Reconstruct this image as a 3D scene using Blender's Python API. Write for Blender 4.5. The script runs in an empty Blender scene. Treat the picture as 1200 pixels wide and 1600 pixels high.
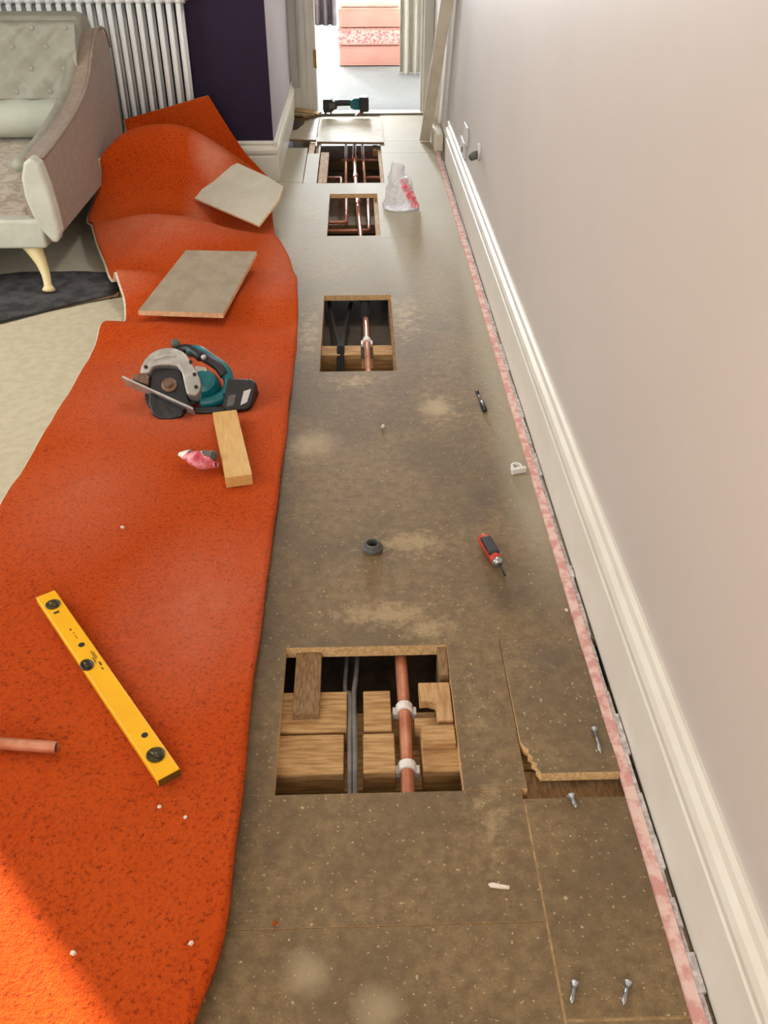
import bpy, bmesh, math, random
from mathutils import Vector, Matrix, noise as mnoise
R = random.Random(7)
PI = math.pi
SC = bpy.context.scene
COL = SC.collection

# ------------------------------------------------------------------ camera, world, lights, exposure
cam_d = bpy.data.cameras.new('camera'); cam = bpy.data.objects.new('camera', cam_d); COL.objects.link(cam)
cam_d.sensor_fit = 'VERTICAL'; cam_d.sensor_height = 36.0; cam_d.lens = 31.5
cam_d.clip_start = 0.05; cam_d.clip_end = 100
cam.location = (0, 0, 1.4)
cam.rotation_euler = (PI/2 - math.atan(1000/1400), 0, math.radians(-1.66))
SC.camera = cam

world = bpy.data.worlds.new('world'); SC.world = world; world.use_nodes = True
bg = world.node_tree.nodes['Background']; bg.inputs[0].default_value = (0.86, 0.93, 1.0, 1); bg.inputs[1].default_value = 1.6

def lamp(name, kind, loc, rot, energy, col, **kw):
    d = bpy.data.lights.new(name, kind); d.energy = energy; d.color = col
    for k, v in kw.items(): setattr(d, k, v)
    o = bpy.data.objects.new(name, d); COL.objects.link(o); o.location = loc; o.rotation_euler = rot
    return o
sun_dir = Vector((1.0, -1.13, -0.62)).normalized()
sun = lamp('sun', 'SUN', (-6, 8, 6), (0, 0, 0), 20.0, (1.0, 0.91, 0.78), angle=math.radians(0.7))
sun.rotation_euler = sun_dir.to_track_quat('-Z', 'Y').to_euler()
# daylight entering through the side window, the window behind the photographer and the far bedroom window
lamp('side_window_light', 'AREA', (-2.96, 2.3, 1.35), (0, math.radians(-90), 0), 40, (1.0, 0.95, 0.88), shape='RECTANGLE', size=1.7, size_y=2.1)
lamp('rear_window_light', 'AREA', (-0.9, -1.56, 1.5), (math.radians(90), 0, 0), 42, (1.0, 0.96, 0.91), shape='RECTANGLE', size=1.6, size_y=1.2)
lamp('far_window_light', 'AREA', (-0.45, 11.55, 1.40), (math.radians(-90), 0, 0), 1100, (0.92, 0.97, 1.0), shape='RECTANGLE', size=1.0, size_y=1.4)
lamp('hall_fill_light', 'AREA', (0.0, 3.7, 2.46), (0, 0, 0), 16, (1.0, 0.96, 0.9), shape='DISK', size=0.35)  # added unseen fill that lifts the door frame, radiator and carpet flap
vs = SC.view_settings
vs.view_transform = 'Standard'; vs.look = 'None'; vs.gamma = 1.0; vs.use_curve_mapping = False; vs.exposure = 0.0

# ------------------------------------------------------------------ materials
def lin(c):
    f = lambda v: (v/255/12.92) if v/255 <= 0.04045 else ((v/255+0.055)/1.055)**2.4
    return (f(c[0]), f(c[1]), f(c[2]), 1)
class NT:
    def __init__(s, name):
        s.m = bpy.data.materials.new(name); s.m.use_nodes = True
        s.t = s.m.node_tree; s.b = s.t.nodes['Principled BSDF']; s.out = s.t.nodes['Material Output']
    def n(s, typ, **kw):
        nd = s.t.nodes.new(typ)
        for k, v in kw.items(): setattr(nd, k, v)
        return nd
    def l(s, a, b): s.t.links.new(a, b)
    def val(s, sock, v):
        if hasattr(v, 'links'): s.l(v, sock)
        else: sock.default_value = v
    def math(s, op, a, b=0.0, clamp=False):
        nd = s.n('ShaderNodeMath', operation=op, use_clamp=clamp); s.val(nd.inputs[0], a); s.val(nd.inputs[1], b); return nd.outputs[0]
    def mix(s, f, a, b):
        nd = s.n('ShaderNodeMix', data_type='RGBA'); s.val(nd.inputs[0], f); s.val(nd.inputs[6], a); s.val(nd.inputs[7], b); return nd.outputs[2]
    def noise(s, co, scale, detail=4, rough=0.6, dist=0.0):
        nd = s.n('ShaderNodeTexNoise'); s.l(co, nd.inputs['Vector']); nd.inputs['Scale'].default_value = scale
        nd.inputs['Detail'].default_value = detail; nd.inputs['Roughness'].default_value = rough; nd.inputs['Distortion'].default_value = dist
        return nd.outputs[0]
    def ramp(s, v, lo, hi):
        nd = s.n('ShaderNodeMapRange'); nd.interpolation_type = 'SMOOTHSTEP'
        s.l(v, nd.inputs[0]); nd.inputs[1].default_value = lo; nd.inputs[2].default_value = hi; return nd.outputs[0]
    def obj(s): return s.n('ShaderNodeTexCoord').outputs['Object']
    def pos(s): return s.n('ShaderNodeNewGeometry').outputs['Position']
    def bump(s, h, strength, dist):
        nd = s.n('ShaderNodeBump'); nd.inputs['Strength'].default_value = strength; nd.inputs['Distance'].default_value = dist
        s.l(h, nd.inputs['Height']); s.l(nd.outputs[0], s.b.inputs['Normal'])
def M(name, c1, c2=None, scale=40, rough=0.6, bump=0.0, metal=0.0, stretch=None, lo=0.35, hi=0.65, detail=4, spec=0.5):
    s = NT(name); s.b.inputs['Roughness'].default_value = rough; s.b.inputs['Metallic'].default_value = metal
    s.b.inputs['Specular IOR Level'].default_value = spec
    c2 = c2 or tuple(int(v*0.93) for v in c1)
    co = s.obj()
    if stretch:
        mp = s.n('ShaderNodeMapping'); s.l(co, mp.inputs[0]); mp.inputs['Scale'].default_value = stretch; co = mp.outputs[0]
    f = s.noise(co, scale, detail)
    s.l(s.mix(s.ramp(f, lo, hi), lin(c1), lin(c2)), s.b.inputs['Base Color'])
    if bump: s.bump(f, bump, 0.004)
    return s.m

def chipboard_mat():
    s = NT('chipboard_top'); co = s.pos()
    fine = s.noise(co, 230, 3, 0.75); mid = s.noise(co, 38, 5, 0.7); big = s.noise(co, 2.6, 4, 0.6); flake = s.noise(co, 120, 2, 0.5)
    c = s.mix(s.ramp(mid, 0.3, 0.7), lin((114, 94, 65)), lin((142, 119, 84)))
    c = s.mix(s.math('MULTIPLY', s.ramp(fine, 0.45, 0.75), 0.55), c, lin((88, 72, 54)))
    c = s.mix(s.math('MULTIPLY', s.ramp(big, 0.40, 0.62), 0.6), c, lin((98, 82, 60)))
    c = s.mix(s.math('MULTIPLY', s.ramp(flake, 0.66, 0.71), 0.7), c, lin((205, 182, 140)))
    # sawdust lying where the cuts were made, and pale scuffs
    dust = None
    for (x, y, rx, ry, k) in [(0.25, 2.53, .10, .16, .8), (-0.16, 2.30, .11, .14, .75), (0.12, 1.82, .17, .09, .8), (0.05, 1.55, .18, .07, .9), (0.14, 1.50, .10, .05, .8),
                              (0.17, 3.25, .12, .35, .65), (-0.19, 3.1, .06, .35, .7), (-0.02, 2.72, .16, .07, .7), (0.22, 1.0, .05, .16, .65), (0.22, 1.25, .04, .2, .5), (-.2, 4.55, .12, .3, .55), (.3, 2.0, .2, .05, .3)]:
        sep = s.n('ShaderNodeVectorMath', operation='SUBTRACT'); s.l(co, sep.inputs[0]); sep.inputs[1].default_value = (x, y, 0)
        sc = s.n('ShaderNodeVectorMath', operation='DIVIDE'); s.l(sep.outputs[0], sc.inputs[0]); sc.inputs[1].default_value = (rx, ry, .2)
        ln = s.n('ShaderNodeVectorMath', operation='LENGTH'); s.l(sc.outputs[0], ln.inputs[0])
        d = s.math('MULTIPLY', s.math('SUBTRACT', 1.15, ln.outputs['Value'], True), k)
        dust = d if dust is None else s.math('MAXIMUM', dust, d)
    dn = s.noise(co, 26, 6, 0.75)
    dm = s.math('MULTIPLY', s.ramp(s.math('ADD', s.math('MULTIPLY', dust, 0.5), s.math('MULTIPLY', dn, 1.3)), 0.80, 1.12), 0.62)
    c = s.mix(dm, c, lin((186, 162, 122)))
    for (x, y, q) in [(-0.10, .725, .035), (0.01, .665, .035), (.235, 2.53, .05), (-.15, 2.32, .07)]:
        sep = s.n('ShaderNodeVectorMath', operation='DISTANCE'); s.l(co, sep.inputs[0]); sep.inputs[1].default_value = (x, y, 0)
        pm = s.math('MULTIPLY', s.math('SUBTRACT', 1.0, s.ramp(s.math('ADD', sep.outputs['Value'], s.math('MULTIPLY', dn, q)), q*.6, q*2.0)), 0.6)
        c = s.mix(pm, c, lin((178, 160, 128)))
    for (x, y, q) in [(.345, 1.60, .05), (.30, 1.93, .035), (.33, 2.02, .05), (.40, 1.40, .05)]:  # dark scuffs, also painting the screwdriver's shadow into the floor colour
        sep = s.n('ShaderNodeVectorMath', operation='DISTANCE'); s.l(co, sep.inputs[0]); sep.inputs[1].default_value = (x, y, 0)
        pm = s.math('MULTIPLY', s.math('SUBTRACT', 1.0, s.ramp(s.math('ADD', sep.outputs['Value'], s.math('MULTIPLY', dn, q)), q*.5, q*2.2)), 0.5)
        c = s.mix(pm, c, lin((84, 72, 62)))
    # plaster dust settled along the wall side; paleness towards the doorway also paints in window light
    sx = s.n('ShaderNodeSeparateXYZ'); s.l(co, sx.inputs[0])
    far = s.math('MULTIPLY', s.ramp(sx.outputs[1], 2.6, 5.0), 0.8)
    near_wall = s.math('MULTIPLY', s.math('MULTIPLY', s.ramp(sx.outputs[0], 0.36, 0.47), s.ramp(sx.outputs[1], 1.4, 2.0)), 0.55)
    pd = s.math('MULTIPLY', s.math('MAXIMUM', far, near_wall), s.math('ADD', 0.55, s.math('MULTIPLY', big, 0.6)), True)
    c = s.mix(pd, c, lin((190, 183, 160)))
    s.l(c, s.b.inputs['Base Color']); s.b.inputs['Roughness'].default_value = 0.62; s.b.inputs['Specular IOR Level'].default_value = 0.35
    s.bump(fine, 0.25, 0.002)
    return s.m
def carpet_mat():
    s = NT('orange_carpet_pile'); co = s.obj()
    v = s.noise(co, 300, 3, 0.8); clump = s.noise(co, 120, 3, 0.7); big = s.noise(co, 3.0, 3, 0.5)
    c = s.mix(s.ramp(clump, 0.35, 0.65), lin((203, 77, 11)), lin((186, 63, 5)))
    c = s.mix(s.math('MULTIPLY', s.ramp(big, 0.4, 0.7), 0.4), c, lin((212, 90, 26)))
    c = s.mix(s.math('MULTIPLY', s.ramp(clump, 0.54, 0.70), 0.75), c, lin((104, 28, 1)))
    c = s.mix(s.math('MULTIPLY', s.ramp(v, 0.62, 0.78), 0.5), c, lin((232, 118, 52)))
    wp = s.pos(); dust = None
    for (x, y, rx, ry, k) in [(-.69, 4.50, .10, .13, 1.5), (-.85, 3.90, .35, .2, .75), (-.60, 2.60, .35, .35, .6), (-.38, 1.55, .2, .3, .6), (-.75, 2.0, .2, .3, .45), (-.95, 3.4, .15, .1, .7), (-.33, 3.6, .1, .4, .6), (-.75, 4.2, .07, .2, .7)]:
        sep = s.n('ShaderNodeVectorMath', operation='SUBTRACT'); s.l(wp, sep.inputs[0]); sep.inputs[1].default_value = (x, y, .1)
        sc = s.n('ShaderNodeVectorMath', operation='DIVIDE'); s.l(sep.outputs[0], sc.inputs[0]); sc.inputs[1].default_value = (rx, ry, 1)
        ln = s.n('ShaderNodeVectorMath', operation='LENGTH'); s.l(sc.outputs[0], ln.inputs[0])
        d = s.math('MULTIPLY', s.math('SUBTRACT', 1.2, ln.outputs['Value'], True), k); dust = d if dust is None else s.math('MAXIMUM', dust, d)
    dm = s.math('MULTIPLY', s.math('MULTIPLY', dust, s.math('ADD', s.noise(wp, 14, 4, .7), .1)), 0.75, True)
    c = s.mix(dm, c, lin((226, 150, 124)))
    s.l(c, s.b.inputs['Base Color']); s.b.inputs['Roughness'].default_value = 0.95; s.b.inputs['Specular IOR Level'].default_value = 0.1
    s.b.inputs['Sheen Weight'].default_value = 0.3; s.b.inputs['Sheen Roughness'].default_value = 0.45; s.b.inputs['Sheen Tint'].default_value = lin((255, 150, 110))
    s.bump(s.math('ADD', v, s.math('MULTIPLY', clump, 1.5)), 0.8, 0.006)
    return s.m
def wall_mat(name, c1, c2):
    s = NT(name); co = s.pos()
    s.l(s.mix(s.ramp(s.noise(co, 0.9, 3), 0.3, 0.7), lin(c1), lin(c2)), s.b.inputs['Base Color'])
    s.b.inputs['Roughness'].default_value = 0.55; s.b.inputs['Specular IOR Level'].default_value = 0.3
    s.bump(s.noise(co, 140, 3), 0.06, 0.002)
    return s.m
def damask(name, c1, c2, scale):
    s = NT(name); co = s.obj()
    w = s.noise(co, scale, 2, 0.4, 1.6)
    s.l(s.mix(s.ramp(w, 0.44, 0.54), lin(c1), lin(c2)), s.b.inputs['Base Color'])
    s.b.inputs['Roughness'].default_value = 0.6; s.b.inputs['Sheen Weight'].default_value = 0.2
    return s.m
def plastic_bag_mat(name, tint, alpha=0.55):
    s = NT(name); s.b.inputs['Base Color'].default_value = lin(tint); s.b.inputs['Roughness'].default_value = 0.15
    s.b.inputs['Transmission Weight'].default_value = 0.35; s.b.inputs['Alpha'].default_value = alpha
    s.bump(s.noise(s.obj(), 30, 4), 0.6, 0.01); return s.m

MT = dict(
 chip=chipboard_mat(), insul=M('grey_brown_board', (98, 88, 78), (78, 70, 62), 8, 0.9), joint=M('sawdust_joint', (186, 158, 118), (150, 124, 88), 60, 0.9), edge_pale=M('clean_cut_board_edge', (240, 206, 162), (222, 184, 138), 60, 0.7), chip_edge=M('chipboard_fresh_edge', (226, 190, 136), (190, 152, 102), 160, 0.8, 0.2),
 carpet=carpet_mat(), backing=M('carpet_latex_backing', (222, 208, 184), (200, 180, 152), 90, 0.9, 0.3),
 wall=wall_mat('pale_lilac_paint', (198, 191, 185), (193, 185, 178)), purple=M('aubergine_paint', (42, 30, 54), (38, 27, 49), 3, 0.6, spec=.2),
 lilac=M('lilac_paint', (176, 166, 182), (170, 160, 176), 3, 0.5), cream_wall=M('stone_paint', (212, 208, 200), (206, 201, 192), 2, 0.6),
 gloss=M('white_gloss_paint', (226, 223, 212), (221, 217, 205), 6, 0.4), ceil=M('ceiling_paint', (228, 224, 216), None, 2, 0.8),
 timber=M('sawn_timber', (198, 160, 108), (160, 120, 74), 9, 0.85, 0.2, stretch=(1.5, 14, 14)),
 timber_y=M('sawn_timber_lengthways', (200, 162, 112), (165, 124, 78), 9, 0.75, 0.15, stretch=(14, 1.5, 14)),
 old_timber=M('dusty_timber', (150, 120, 82), (118, 90, 58), 20, 0.85, 0.3, stretch=(10, 2, 10)),
 pale_timber=M('fresh_pale_timber', (214, 172, 104), (203, 158, 90), 8, 0.6, 0.05, stretch=(18, 2, 18)),
 hardboard=M('grey_hardboard', (160, 148, 128), (148, 135, 115), 14, 0.6, 0.05), pale_board=M('pale_board', (200, 196, 180), (190, 186, 168), 10, 0.6),
 white_plank=M('cream_gloss_timber', (228, 221, 204), (216, 206, 186), 12, 0.5),
 far_board=M('dusty_cream_board', (196, 186, 162), (180, 168, 142), 8, 0.65),
 copper=M('copper', (214, 128, 92), (176, 92, 62), 30, 0.28, 0, 0.9), old_copper=M('pink_dull_copper', (206, 142, 110), (182, 112, 82), 24, 0.42, 0, 0.3),
 bright_pipe=M('bright_copper', (232, 178, 150), (212, 150, 122), 20, 0.3, 0, 0.6),
 clip=M('white_plastic', (238, 236, 230), None, 20, 0.35), cable=M('grey_cable', (120, 116, 112), (96, 92, 90), 20, 0.45),
 black=M('black_plastic', (26, 26, 28), (36, 36, 38), 60, 0.45, 0.1), foam=M('black_foam', (20, 19, 20), (30, 28, 28), 90, 0.9, 0.4),
 teal=M('teal_plastic', (0, 108, 116), (0, 96, 106), 40, 0.4), steel=M('cast_silver', (196, 196, 192), (172, 172, 168), 26, 0.35, 0.05, 0.55),
 zinc=M('zinc_screw', (196, 200, 204), (150, 152, 156), 90, 0.3, 0, 0.85), darksteel=M('dark_steel', (60, 60, 62), (44, 44, 46), 40, 0.4, 0, 0.4),
 bronze=M('dusty_flange', (128, 98, 78), (98, 76, 62), 60, 0.5, 0, 0.3), yellow=M('yellow_paint', (247, 184, 6), (243, 178, 4), 12, 0.35),
 vial=M('vial_window', (70, 62, 22), (46, 40, 18), 60, 0.25), ink=M('dark_print', (92, 68, 14), None, 30, 0.5), red=M('red_rubber', (212, 66, 40), (190, 52, 30), 40, 0.5),
 underlay=M('cream_underlay', (196, 188, 164), (186, 177, 150), 30, 0.95, 0.1), felt=M('dark_grey_felt', (74, 74, 76), (44, 44, 46), 18, 0.95, 0.6),
 leftboard=M('grey_floorboard', (192, 187, 170), (180, 174, 156), 9, 0.6), void=M('dark_ground', (118, 92, 66), (80, 62, 44), 12, 0.95, 0.3),
 rad=M('white_enamel', (238, 242, 242), (232, 236, 236), 10, 0.3), pinkstrip=M('pink_stained_strip', (228, 196, 186), (210, 152, 144), 34, 0.9, 0.3, lo=.4, hi=.6),
 fluff=M('pale_fluff_strip', (214, 206, 202), (168, 158, 156), 80, 0.95, 0.4), shadowgap=M('painted_gap_shade', (86, 78, 74), (60, 54, 50), 60, 0.9),
 tuft=M('sage_velvet', (160, 160, 146), (150, 150, 136), 12, 0.6), roll=M('pale_sage_velvet', (196, 202, 188), (186, 192, 178), 8, 0.6),
 seat=damask('seat_damask', (190, 180, 164), (166, 152, 132), 17), arm=damask('arm_damask', (152, 136, 122), (144, 127, 112), 26),
 pale_fabric=M('pale_sage_fabric', (204, 207, 195), (192, 196, 182), 10, 0.6), creamleg=M('cream_painted_wood', (240, 224, 172), (232, 214, 160), 8, 0.4),
 farcarpet=M('light_grey_carpet', (160, 164, 168), (150, 154, 158), 60, 0.95, 0.2), pink=M('coral_pink_cotton', (244, 186, 174), (240, 178, 165), 6, 0.8),
 floral=M('pink_floral_cotton', (244, 220, 212), (222, 142, 146), 42, 0.8, lo=.45, hi=.6, detail=3), white_cloth=M('white_cloth', (240, 236, 230), None, 5, 0.8),
 greycurtain=M('grey_curtain', (104, 94, 96), (86, 76, 80), 8, 0.8), creamcurtain=M('cream_curtain', (222, 217, 206), (214, 208, 196), 8, 0.8),
 brass=M('brass', (176, 140, 74), (150, 116, 56), 30, 0.35, 0, 0.8), socket=M('grey_white_plastic', (206, 204, 204), None, 20, 0.4),
 bag=plastic_bag_mat('clear_bag_plastic', (238, 238, 244), .6), bagpink=M('pink_red_print', (226, 84, 104), (242, 190, 194), 40, 0.4), packet=M('maroon_pink_packet', (184, 52, 72), (232, 150, 156), 36, 0.25, 0.3),
 rubber=M('grey_rubber', (98, 98, 92), (80, 80, 76), 50, 0.6), shutter=M('window_paint', (235, 235, 232), None, 5, 0.4), crumb=M('plaster', (236, 226, 210), (214, 200, 180), 60, 0.9),
)

# ------------------------------------------------------------------ mesh helpers
class MB:
    def __init__(s): s.v = []; s.f = []; s.mi = []
    def add(s, vs, fs, mi=0):
        o = len(s.v); s.v += [tuple(v) for v in vs]; s.f += [tuple(i+o for i in f) for f in fs]; s.mi += [mi]*len(fs); return s
    def box(s, x0, x1, y0, y1, z0, z1, mi=0, mat=None):
        vs = [Vector((x, y, z)) for z in (z0, z1) for y in (y0, y1) for x in (x0, x1)]
        if mat: vs = [mat @ v for v in vs]
        return s.add(vs, [(0, 2, 3, 1), (4, 5, 7, 6), (0, 1, 5, 4), (2, 6, 7, 3), (0, 4, 6, 2), (1, 3, 7, 5)], mi)
    def prism(s, pts, a0, a1, axis='z', mi=0):
        def P(p, a): return {'z': (p[0], p[1], a), 'y': (p[0], a, p[1]), 'x': (a, p[0], p[1])}[axis]
        n = len(pts); area = sum(pts[i][0]*pts[(i+1) % n][1]-pts[(i+1) % n][0]*pts[i][1] for i in range(n))
        pts = list(pts) if area > 0 else list(reversed(pts))
        vs = [P(p, a0) for p in pts] + [P(p, a1) for p in pts]
        fs = [tuple(reversed(range(n))), tuple(range(n, 2*n))] + [(i, (i+1) % n, n+(i+1) % n, n+i) for i in range(n)]
        if axis == 'y': fs = [tuple(reversed(f)) for f in fs]
        return s.add(vs, fs, mi)
    def tube(s, path, r, seg=10, mi=0, cap=True):
        P = [Vector(p) for p in path]; n = len(P); rs = r if isinstance(r, (list, tuple)) else [r]*n
        up = None; rings = []
        for i, p in enumerate(P):
            t = (P[min(i+1, n-1)]-P[max(i-1, 0)]).normalized()
            if up is None:
                up = Vector((0, 0, 1)) if abs(t.z) < 0.9 else Vector((1, 0, 0))
            u = (up - t*up.dot(t)).normalized(); w = t.cross(u); up = u
            rings.append([p + (u*math.cos(2*PI*k/seg)+w*math.sin(2*PI*k/seg))*rs[i] for k in range(seg)])
        vs = [v for r_ in rings for v in r_]
        fs = [(i*seg+k, i*seg+(k+1) % seg, (i+1)*seg+(k+1) % seg, (i+1)*seg+k) for i in range(n-1) for k in range(seg)]
        if cap: fs += [tuple(reversed(range(seg))), tuple((n-1)*seg+k for k in range(seg))]
        return s.add(vs, fs, mi)
    def lathe(s, prof, c=(0, 0, 0), seg=24, mi=0, sx=1, sy=1):
        vs = [(c[0]+r*sx*math.cos(2*PI*k/seg), c[1]+r*sy*math.sin(2*PI*k/seg), c[2]+z) for r, z in prof for k in range(seg)]
        n = len(prof); fs = [(i*seg+k, i*seg+(k+1) % seg, (i+1)*seg+(k+1) % seg, (i+1)*seg+k) for i in range(n-1) for k in range(seg)]
        fs += [tuple(reversed(range(seg))), tuple((n-1)*seg+k for k in range(seg))]
        return s.add(vs, fs, mi)
    def ball(s, c, r, sx=1, sy=1, sz=1, seg=14, mi=0):
        return s.lathe([(r*max(0.02, math.sin(PI*i/8)), -r*sz*math.cos(PI*i/8)) for i in range(9)], c, seg, mi, sx, sy)
    def grid(s, rows, mi=0, flip=False):
        n, m = len(rows), len(rows[0]); vs = [p for r_ in rows for p in r_]
        fs = [(i*m+j, i*m+j+1, (i+1)*m+j+1, (i+1)*m+j) for i in range(n-1) for j in range(m-1)]
        if flip: fs = [tuple(reversed(f)) for f in fs]
        return s.add(vs, fs, mi)
def rbox(cx, cy, cz, sx, sy, sz): return (cx-sx/2, cx+sx/2, cy-sy/2, cy+sy/2, cz-sz/2, cz+sz/2)
def obj(name, mb, mat, parent=None, bevel=0, smooth=False, seg=2, subsurf=0):
    me = bpy.data.meshes.new(name); me.from_pydata(mb.v, [], mb.f); me.update()
    for m in (mat if isinstance(mat, (list, tuple)) else [mat]): me.materials.append(MT[m])
    for p, i in zip(me.polygons, mb.mi): p.material_index = i; p.use_smooth = smooth
    o = bpy.data.objects.new(name, me); COL.objects.link(o)
    if parent: o.parent = parent
    if bevel:
        b = o.modifiers.new('bevel', 'BEVEL'); b.width = bevel; b.segments = seg; b.limit_method = 'ANGLE'; b.angle_limit = math.radians(40)
    if subsurf:
        b = o.modifiers.new('sub', 'SUBSURF'); b.levels = b.render_levels = subsurf
    return o
def tag(o, label, cat, group=None):
    o['label'] = label; o['category'] = cat
    if group: o['group'] = group
    return o
def thing(name, label, cat, loc=(0, 0, 0), rot=(0, 0, 0), group=None):
    o = bpy.data.objects.new(name, None); COL.objects.link(o); o.location = loc; o.rotation_euler = rot; o.empty_display_size = .1
    return tag(o, label, cat, group)
def struct(name, mb, mat, **kw):
    o = obj(name, mb, mat, **kw); o['kind'] = 'structure'; return o
def copy_tree(o, parent=None):
    c = o.copy(); COL.objects.link(c)
    if parent: c.parent = parent
    for ch in list(o.children): copy_tree(ch, c)
    return c
def catmull(P, t):
    n = len(P)-1; i = min(int(t), n-1); f = t-i
    p0, p1, p2, p3 = P[max(i-1, 0)], P[i], P[i+1], P[min(i+2, n)]
    return 0.5*((2*p1)+(p2-p0)*f+(2*p0-5*p1+4*p2-p3)*f*f+(3*p1-p0-3*p2+p3)*f**3)
def smoothpath(pts, k=6):
    P = [Vector(p) for p in pts]; n = len(P)-1
    return [catmull(P, i/k) for i in range(n*k+1)]

# ------------------------------------------------------------------ room shell
WX = 0.535
struct('wall_right', MB().box(WX, WX+.12, -1.7, 6.85, -.25, 2.5), 'wall')
b = MB()
for a in [(-3.15, -3.0, -1.7, 1.0, -.25, 2.5), (-3.15, -3.0, 3.77, 5.3, -.25, 2.5), (-3.15, -3.0, 1.0, 3.77, -.25, .45), (-3.15, -3.0, 1.0, 3.77, 2.25, 2.5)]: b.box(*a)
struct('wall_left', b, 'wall')
b = MB()
for a in [(-3.15, -1.7, -1.75, -1.6, -.25, 2.5), (-.1, .66, -1.75, -1.6, -.25, 2.5), (-1.7, -.1, -1.75, -1.6, -.25, .9), (-1.7, -.1, -1.75, -1.6, 2.1, 2.5)]: b.box(*a)
struct('wall_front', b, 'wall')
struct('ceiling', MB().box(-3.15, .66, -1.75, 6.9, 2.5, 2.6), 'ceil')
struct('wall_center', MB().box(-3.0, -.452, 5.145, 5.3, -.25, 2.5), 'purple')
struct('wall_center_return', MB().box(-.66, -.450, 5.147, 6.85, -.25, 2.5), 'lilac').name = 'wall_side'
b = MB()
for a in [(-.70, -.335, 6.85, 6.97, -.25, 2.5), (.53, .70, 6.85, 6.97, -.25, 2.5), (-.335, .53, 6.85, 6.97, 2.05, 2.5)]: b.box(*a)
struct('wall_back', b, 'cream_wall')
# window frames of the openings that light the room
for i, (fr, horiz) in enumerate([((-3.12, -3.06, 1.0, 3.77, .45, 2.25), 'y'), ((-1.7, -.1, -1.71, -1.65, .9, 2.1), 'x')]):
    w = MB(); x0, x1, y0, y1, z0, z1 = fr
    w.box(x0, x1, y0, y1, z0, z0+.05); w.box(x0, x1, y0, y1, z1-.05, z1)
    if horiz == 'y': w.box(x0, x1, y0, y0+.05, z0, z1); w.box(x0, x1, y1-.05, y1, z0, z1); w.box(x0, x1, y0+.4, y0+.45, z0, z1)
    else: w.box(x0, x0+.05, y0, y1, z0, z1); w.box(x1-.05, x1, y0, y1, z0, z1)
    struct('window_%d' % (i+1), w, 'shutter')
# skirting boards: plain face below, stepped moulding on top
prof = [(0, 0), (.02, 0), (.02, .150), (.014, .155), (.014, .163), (.024, .172), (.026, .190), (.022, .205), (.012, .212), (.012, .222), (.016, .228), (.014, .238), (.006, .243), (0, .243)]
o = struct('baseboard_right', MB().prism([(WX-p[0], p[1]) for p in prof], -1.6, 5.46, 'y'), 'gloss')
struct('baseboard_center', MB().prism([(5.145-p[0], p[1]*.88) for p in prof], -3.0, -.431, 'x'), 'gloss')
struct('baseboard_side', MB().prism([(-.450+p[0], p[1]*.88) for p in prof], 5.126, 6.84, 'y'), 'gloss')
struct('baseboard_back', MB().box(-.43, -.39, 6.83, 6.85, 0, .17), 'gloss')
# door lining and architraves of the doorway
tl = struct('trim_1', MB().prism([(-.39, 6.85), (-.39, 6.83), (-.37, 6.822), (-.345, 6.83), (-.33, 6.825), (-.31, 6.835), (-.29, 6.835), (-.29, 6.85)], 0, 2.1, 'z'), 'gloss')
hg = obj('hinge', MB().box(-.288, -.272, 6.833, 6.85, .30, .41).tube([(-.272, 6.835, .295), (-.272, 6.835, .415)], .006, 8), 'brass', tl); hg['label'] = 'brass hinge leaf'
struct('trim_2', MB().box(-.335, -.272, 6.838, 6.99, 0, 2.05), 'gloss')
struct('trim_3', MB().box(.470, .535, 6.80, 6.99, 0, 2.05).box(.455, .475, 6.86, 6.90, 0, 2.05), 'gloss', bevel=.004)
struct('trim_4', MB().box(-.335, .535, 6.838, 6.99, 2.05, 2.12), 'gloss')

# ------------------------------------------------------------------ chipboard floor with cut hatches
floor = bpy.data.objects.new('floor', None); COL.objects.link(floor); floor['kind'] = 'structure'
H1 = (-.176, .181, 1.058, 1.447); H2 = (-.142, .128, 2.796, 3.478); H3 = (-.148, .105, 4.21, 4.89); H4 = (-.226, .150, 5.095, 6.06)
def panel(rect, holes=(), z1=0.0, th=.022, mats=('chip', 'chip_edge'), name='floor_panel'):
    x0, x1, y0, y1 = rect; z0 = z1-th
    xs = sorted({x0, x1} | {x for h in holes for x in h[:2] if x0 < x < x1}); ys = sorted({y0, y1} | {y for h in holes for y in h[2:] if y0 < y < y1})
    keep = set()
    for i in range(len(xs)-1):
        for j in range(len(ys)-1):
            cx, cy = (xs[i]+xs[i+1])/2, (ys[j]+ys[j+1])/2
            if not any(h[0] < cx < h[1] and h[2] < cy < h[3] for h in holes): keep.add((i, j))
    mb = MB()
    for (i, j) in keep:
        a, b_, c, d = xs[i], xs[i+1], ys[j], ys[j+1]
        mb.add([(a, c, z1), (b_, c, z1), (b_, d, z1), (a, d, z1)], [(0, 1, 2, 3)], 0)
        mb.add([(a, c, z0), (b_, c, z0), (b_, d, z0), (a, d, z0)], [(3, 2, 1, 0)], 1)
        if (i, j-1) not in keep: mb.add([(a, c, z0), (b_, c, z0), (b_, c, z1), (a, c, z1)], [(0, 1, 2, 3)], 1)
        if (i, j+1) not in keep: mb.add([(b_, d, z0), (a, d, z0), (a, d, z1), (b_, d, z1)], [(0, 1, 2, 3)], 1)
        if (i-1, j) not in keep: mb.add([(a, d, z0), (a, c, z0), (a, c, z1), (a, d, z1)], [(0, 1, 2, 3)], 1)
        if (i+1, j) not in keep: mb.add([(b_, c, z0), (b_, d, z0), (b_, d, z1), (b_, c, z1)], [(0, 1, 2, 3)], 1)
    return obj(name, mb, mats, floor)
g = .0016
panel((-1.0, .288, -1.6, .796))
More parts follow.
